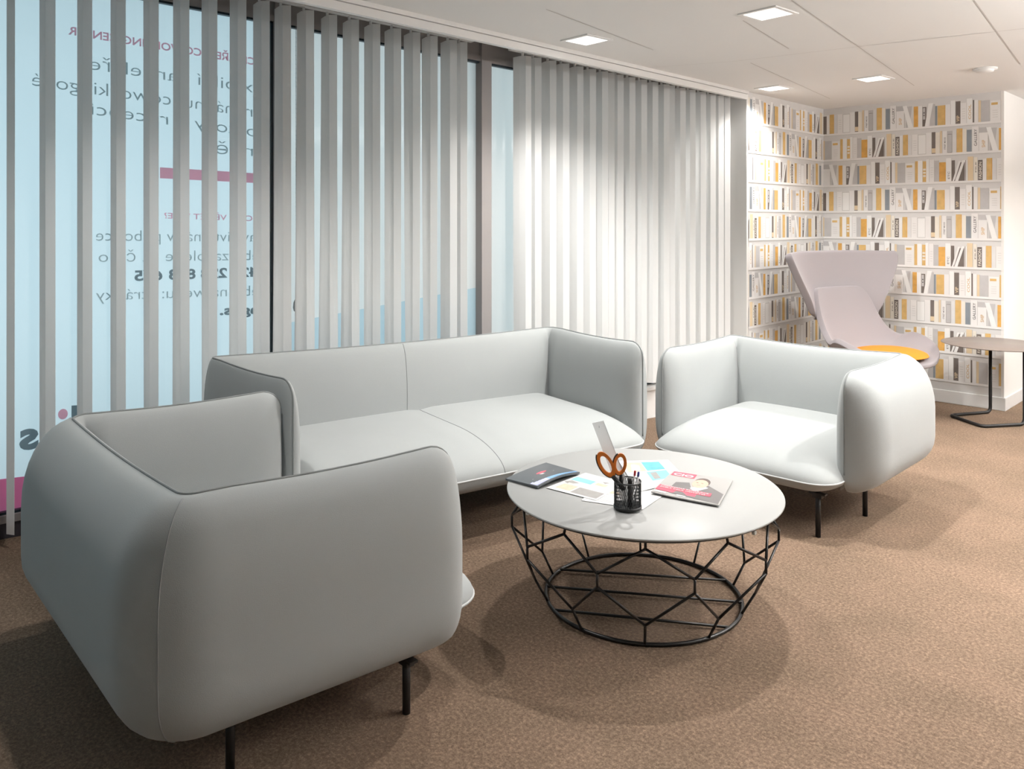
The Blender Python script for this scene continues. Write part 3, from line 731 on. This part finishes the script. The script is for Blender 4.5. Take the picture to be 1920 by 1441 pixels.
sheet('leaflet', [(1096, 936), (1212, 973 - 12), (1262, 930), (1135, 880)][0:4] if False else [(1090, 942 - 4), (1205, 955), (1245, 928), (1130, 900)], tz + .0012, .0008, 'white leaflet with text lines beneath the front of the pen holder', 'leaflet', draw_b, PM, LG)
sheet('leaflet', [(1024, 914), (1118, 938), (1172, 906), (1098, 886)], tz + .0024, .0008, 'white leaflet with small photos beside the dark booklet', 'leaflet', draw_a, PM, LG)
sheet('leaflet', [(1182, 900), (1246, 906), (1280, 887), (1222, 862)][0:4] if False else [(1150, 900), (1268, 912), (1276, 884), (1250, 862)][0:0] or [(1196, 922), (1290, 900), (1253, 862), (1160, 864)], tz + .0036, .0008, 'white leaflet with blue photographs behind the pen holder', 'leaflet', draw_c, PM, LG)
MM = [MGREY, PINK, SUIT, SKIN, HAIR, PAPER]
def draw_mag(R, PP, T):
    PP([(.18, .12), (.98, .02), (.98, .40), (.70, .62), (.48, .42), (.40, .62), (.20, .55)], 2)
    PP([(.46, .42), (.56, .30), (.72, .52), (.62, .60)], 5, 2)
    el = [(.56 + .125 * math.cos(a), .66 + .17 * math.sin(a)) for a in [k * math.pi / 10 for k in range(20)]]
    PP([(u + .02, v + .05) for u, v in el], 4, 2)
    PP([(u + .005, v - .025) for u, v in el], 3, 3)
    PP([(.495, .66), (.53, .655), (.53, .667), (.495, .672)], 4, 4); PP([(.575, .66), (.61, .655), (.61, .667), (.575, .672)], 4, 4); PP([(.53, .57), (.58, .568), (.58, .576), (.53, .578)], 1, 4)
    R(.03, .80, .42, .98, 1, 2); T('CIO', .06, .825, .39, .030, 5, 3, .03)
    R(.02, .22, .82, .345, 1, 4); R(.02, .12, .62, .22, 1, 4)
    T('PŘEHNANÁ REGULACE', .05, .295, .78, .0105, 5, 6, .02); T('SVÍRÁ CELÁ ODVĚTVÍ', .05, .235, .74, .0105, 5, 6, .02); R(.02, .04, .20, .10, 5, 4); R(.36, .05, .50, .11, 5, 4)
sheet('magazine', [(1221, 925), (1348, 949), (1374, 902), (1262, 884)], tz + .0048, .0045, 'red and grey magazine with a portrait of a suited person and white masthead', 'magazine', draw_mag, MM, warp=lambda u, v: .004 * max(0, 1 - u * 3) * (1 - v))
BM = [NAVY, LILAC, SKYB, PINK, PAPER]
def draw_book(R, PP, T):
    for k in range(16):
        v0 = .02 + k * .06; uu = .74 + .16 * math.sqrt(k / 15)
        R(uu, v0, .965, v0 + .062, 1 if k < 5 else 2, 2)
    PP([(.46 + .05 * math.cos(a), .50 + .12 * math.sin(a)) for a in [k * math.pi / 8 for k in range(16)]], 3, 2)
    PP([(.52, .40), (.58, .42), (.58, .50), (.52, .48)], 4, 2); PP([(.62, .16), (.63, .16), (.58, .72), (.57, .72)], 4, 2)
sheet('booklet', [(948, 900), (1008, 917), (1087, 890), (1024, 870)], tz, .008, 'glossy dark booklet with a blue and lilac streak near the left edge of the tabletop', 'booklet', draw_book, BM,
      warp=lambda u, v: .012 * math.sin(math.pi * min(1, max(0, v * 1.0))) * (.3 + .7 * u) + .004 * u)

# ------------------------------------------------------------------ pen holder and contents
hp = W(1180, 962, TZ); hp = Vector((hp.x, hp.y, TZ + .0003)) 
HR = .049; HH = .098
hp = hp + Vector((-1, 1, 0)).normalized() * (HR - .004)
hp.z = TZ + .0068
root = empty('pen_holder', hp); tag(root, 'round black wire mesh pen holder standing on the leaflets', 'pen holder')
BKM = mat('black_mesh_metal', (.012, .014, .016), .4, spec=.5)
m_ = MB(); nh = 44
for k in range(nh):
    for sg in (1, -1):
        a0 = 2 * math.pi * k / nh
        m_.tube([(HR * math.cos(a0 + sg * .55 * t), HR * math.sin(a0 + sg * .55 * t), .004 + (HH - .006) * t) for t in [i / 8 for i in range(9)]], .0011, 4, caps=False)
m_.build('mesh_wall', BKM, root)
m_ = MB(); m_.tube([(HR * math.cos(2*math.pi*k/40), HR * math.sin(2*math.pi*k/40), HH) for k in range(40)], .0024, 8, closed=True); m_.build('rim', BKM, root)
m_ = MB(); m_.lathe([(.001, 0), (HR + .003, 0), (HR + .003, .008), (HR - .001, .010), (.001, .004)], 40); m_.build('base', BKM, root)
R_ = Vector((1, 1, 0)).normalized(); Fd = Vector((-1, 1, 0)).normalized(); Z_ = Vector((0, 0, 1))
def hpos(r, f, z): return R_ * r + Fd * f + Z_ * z       # right, away from camera, up
# scissors
sc = empty('scissors', hp + hpos(-.004, -.006, .006)); tag(sc, 'scissors with orange and black looped handles standing in the pen holder', 'scissors')
ORG = mat('orange_handle', (.62, .17, .02), .35, var=.15); BLK = mat('black_handle', (.015, .013, .013), .4); STEEL = mat('steel_blade', (.5, .5, .5), .25, metal=1)
def lens(c, a, b, ang, n=28):
    return [(c[0] + a*math.cos(t)*math.cos(ang) - b*math.sin(t)*math.sin(ang), c[1] + a*math.cos(t)*math.sin(ang) + b*math.sin(t)*math.cos(ang)) for t in [2*math.pi*k/n for k in range(n)]]
def band(mb, outer, inner, y0, y1, m=0):
    n = len(outer)
    rows = []
    for pts, yy in ((outer, y0), (outer, y1), (inner, y1), (inner, y0), (outer, y0)):
        rows.append([hpos(p[0], yy, p[1]) for p in pts] + [hpos(pts[0][0], yy, pts[0][1])])
    mb.grid(rows, m)
# left (large) and right (small) bows
for nm, c, a, b, ang, y0 in (('handle', (-.078, .158), .052, .026, math.radians(120), -.016), ('handle', (-.026, .158), .040, .0245, math.radians(84), -.012)):
    m_ = MB(); band(m_, lens(c, a, b, ang), lens(c, a * .66, b * .56, ang), y0, y0 + .010); ob = m_.build(nm, ORG, sc); bevel(ob, .003, 2)
    m_ = MB(); pts = lens(c, a * 1.0, b * 1.0, ang); m_.tube([hpos(p[0], y0 + .005, p[1]) for p in pts[2:17]] if nm else [], .0045, 8); m_.build('grip_rim', BLK, ob)
for nm, P0, P1, yo in (('shank', (-.055, .116), (-.012, .066), -.012), ('shank', (-.020, .120), (-.022, .066), -.006)):
    m_ = MB(); m_.tube([hpos(P0[0], yo, P0[1]), hpos((P0[0] + P1[0]) / 2, yo, (P0[1] + P1[1]) / 2), hpos(P1[0], yo, P1[1])], [.008, .0085, .009], 10); m_.build(nm, BLK, sc)
m_ = MB(); m_.box(-.012, -.002, 0, -.004, .002, .07); m_.build('blades', STEEL, sc)
# ruler
CLEAR = bpy.data.materials.new('clear_acrylic'); CLEAR.use_nodes = True
p = CLEAR.node_tree.nodes['Principled BSDF']; p.inputs['Base Color'].default_value = (.80, .82, .83, 1); p.inputs['Roughness'].default_value = .12; p.inputs['Alpha'].default_value = .42
nzz = CLEAR.node_tree.nodes.new('ShaderNodeTexNoise'); nzz.inputs['Scale'].default_value = 30; CLEAR.node_tree.links.new(nzz.outputs['Fac'], p.inputs['Coat Weight'])
ru = empty('ruler', hp + hpos(.012, .022, .008)); tag(ru, 'clear plastic ruler leaning out of the pen holder', 'ruler')
m_ = MB(); a = math.radians(111); ux = Vector((math.cos(a), math.sin(a))); pv = Vector((math.sin(a), -math.cos(a)))
L_ = .335; wd = .042
c0 = Vector((.018, .0))
P4 = [c0, c0 - pv * wd, c0 - pv * wd * 1.0 + ux * L_, c0 + ux * (L_ - .006)]
m_.prism([(q.x, q.y) for q in P4], -.001, .001, M=Matrix((( R_.x, 0, Fd.x, 0), (R_.y, 0, Fd.y, 0), (0, 1, 0, 0), (0, 0, 0, 1))))
m_.build('blade', CLEAR, ru)
m_ = MB(); edge_a = c0 + ux * .01; edge_b = c0 + ux * (L_ - .006)
m_.tube([hpos(edge_a.x, 0, edge_a.y), hpos(edge_b.x, 0, edge_b.y)], .0010, 6)
hm = c0 - pv * wd * .5 + ux * (L_ - .018); m_.tube([hpos(hm.x, -.0015, hm.y), hpos(hm.x, -.0015, hm.y - .008)], .0008, 6)
m_.build('edge_marks', mat('ruler_edge', (.12, .12, .13), .4), ru)
# pens
PB = mat('clear_pen_barrel', (.70, .70, .72), .15, spec=.6)
for nm, r0, f0, tr, tf, colr, lab, hgt in (('red', .012, -.010, .026, -.014, (.55, .02, .03), 'pen with a red cap standing in the pen holder', .140), ('blue', .024, -.004, .040, -.008, (.02, .03, .22), 'pen with a dark blue cap standing in the pen holder', .134)):
    pr = empty('ballpoint_pen', hp + hpos(r0, f0, .006)); tag(pr, lab, 'pen', 'ballpoint pens in the pen holder')
    d = hpos(tr - r0, tf - f0, hgt - .006); 
    m_ = MB(); m_.tube([Vector((0, 0, 0)), d * .88], .0036, 10); m_.build('barrel', PB, pr)
    m_ = MB(); m_.tube([d * .86, d * .97, d], [.0042, .0044, .0025], 10); m_.build('cap', mat(nm + '_cap', colr, .3), pr)
    m_ = MB(); m_.tube([d * .05, d * .86], .0016, 8) ; m_.build('refill', mat(nm + '_refill', colr, .3), pr)
# eraser / marker beside the scissors
mk = empty('marker_pen', hp + hpos(.006, -.014, .006)); tag(mk, 'thick black marker leaning at the front of the pen holder', 'marker')
m_ = MB(); m_.tube([hpos(0, 0, 0), hpos(.001, -.002, .085)], .0085, 12); m_.build('barrel', BLK, mk)
m_ = MB(); m_.tube([hpos(.001, -.002, .085), hpos(.001, -.002, .108)], [.0095, .0085], 12); m_.build('cap', BLK, mk)

# ------------------------------------------------------------------ wing chair
LIL = mat('mauve_grey_upholstery', (.28, .255, .265), .85, var=.03, scale=5, bump=.2, bscale=500, sheen=.2, spec=.2)
YEL = mat('yellow_orange_cushion', (.66, .20, .012), .85, var=.04, bump=.2, bscale=500)
ck = Vector((0, 0, 0)); D_ = 6.42; xc_ = (1604 - CX) / F * D_
cp = Vector(((xc_ - D_) / S2, (xc_ + D_) / S2, 0))
# facing: 30 deg to the right of 'towards camera'
ang = math.radians(27)
face = (fdir * math.cos(ang) + rdir * math.sin(ang)).normalized()      # world facing dir
rz = math.atan2(face.y, face.x) + math.pi / 2                            # local -y -> face
root = empty('wing_chair', cp, rz); tag(root, 'mauve grey wing lounge chair with an orange seat pad in front of the book wallpaper', 'lounge chair')
def shell(rows, name, th, parent, n=24, pw=2.4, matl=LIL):
    g = []
    for (y, z, hw, curl, lift, sk) in rows:
        r_ = []
        for i in range(n + 1):
            u = -1 + 2 * i / n; u = math.sin(u * math.pi / 2)
            r_.append(Vector((hw * u, y - curl * abs(u) ** pw, z + lift * abs(u) ** pw + sk * u)))
        g.append(r_)
    m_ = MB(); m_.grid(g, 0); o = m_.build(name, matl, parent)
    so = o.modifiers.new('thick', 'SOLIDIFY'); so.thickness = th; so.offset = 0
    sb = o.modifiers.new('sub', 'SUBSURF'); sb.levels = 1; sb.render_levels = 2
    return o
shell([(.20, .72, .29, .05, .03, 0), (.205, .735, .375, .12, .02, 0), (.22, .82, .42, .15, .01, 0), (.245, .92, .47, .18, .0, 0), (.27, 1.04, .545, .20, .0, 0), (.295, 1.15, .605, .22, .0, 0), (.315, 1.245, .635, .22, -.008, 0), (.32, 1.272, .62, .20, -.012, 0)], 'wing_back', .055, root)
shell([(.205, .975, .22, .02, 0, 0), (.20, .965, .265, .03, 0, 0), (.17, .88, .31, .05, 0, 0), (.13, .76, .335, .06, 0, 0), (.09, .66, .35, .08, .0, 0), (.045, .56, .385, .11, .04, 0), (-.01, .47, .42, .12, .11, 0), (-.10, .445, .44, .07, .17, 0), (-.20, .435, .45, .03, .18, 0), (-.32, .435, .45, .0, .15, 0), (-.45, .44, .42, -.03, .10, 0), (-.54, .44, .36, -.06, .06, 0), (-.58, .43, .27, -.05, .03, 0)], 'seat_shell', .045, root, pw=3.0)
m_ = MB(); gr = []
for j in range(13):
    v = -1 + 2 * j / 12
    row = []
    for i in range(25):
        u = -1 + 2 * i / 24
        # superellipse disc mapping
        x = u * math.sqrt(max(0, 1 - v * v / 2)); y = v * math.sqrt(max(0, 1 - u * u / 2)); rr = min(1, math.sqrt(x * x + y * y))
        row.append(Vector((x * .30, -.30 + y * .27, .492 + .055 * Fq(1 - rr, 2.0))))
    gr.append(row)
m_.grid(gr, 0, flip=True); gb = [[Vector((p.x, p.y, .49)) for p in row] for row in gr]; m_.grid(gb, 0)
m_.build('seat_pad', YEL, root, merge=.0005)
m_ = MB(); m_.tube([(0, -.12, .03), (0, -.12, .385)], .022, 16); m_.build('post', BLACKM, root)
for k in range(4):
    a = math.pi / 4 + k * math.pi / 2; m_ = MB()
    m_.tube([(0, -.12, .055), (.15 * math.cos(a), -.12 + .15 * math.sin(a), .045), (.33 * math.cos(a), -.12 + .33 * math.sin(a), .013)], [.018, .015, .011], 10); m_.build('foot', BLACKM, root)

# ------------------------------------------------------------------ side table
TT = mat('taupe_table_top', (.20, .165, .145), .4, var=.04)
D_ = 6.05; xc_ = (1866 - CX) / F * D_; sp = Vector(((xc_ - D_) / S2, (xc_ + D_) / S2, 0)); SZ = .59
root = empty('side_table', sp); tag(root, 'small side table with thin oval taupe top and bent black tube frame', 'side table')
m_ = MB(); m_.lathe([(.001, -.010), (.35, -.010), (.365, -.005), (.36, 0), (.001, 0)], 64, (0, 0, SZ)); o = m_.build('tabletop', TT, root, merge=.0001)
o.scale = (1, 1, 1)
def arc(P, r=.05, n=6):
    out = [P[0]]
    for i in range(1, len(P) - 1):
        a, b, c = P[i-1], P[i], P[i+1]; d1 = (a - b).normalized(); d2 = (c - b).normalized()
        q1 = b + d1 * r; q2 = b + d2 * r
        for k in range(n + 1):
            t = k / n; out.append(q1 * (1-t)**2 + b * 2*t*(1-t) + q2 * t*t)
    out.append(P[-1]); return out
g1 = W(1857, 772, .013); g2 = W(1781, 778, .013); g3 = W(1842, 799, .013); g4 = W(1921, 795, .013)
P = [g1 + Z_ * (SZ - .030), g1, g2, g3, g4, g4 + Z_ * (SZ - .030)]
loop = arc([p_ - sp for p_ in P], .045)
m_ = MB(); m_.tube(loop, .0125, 12)
m_.tube([P[0] - sp, P[-1] - sp], .0115, 10)
m_.build('tube_frame', BLACKM, root)
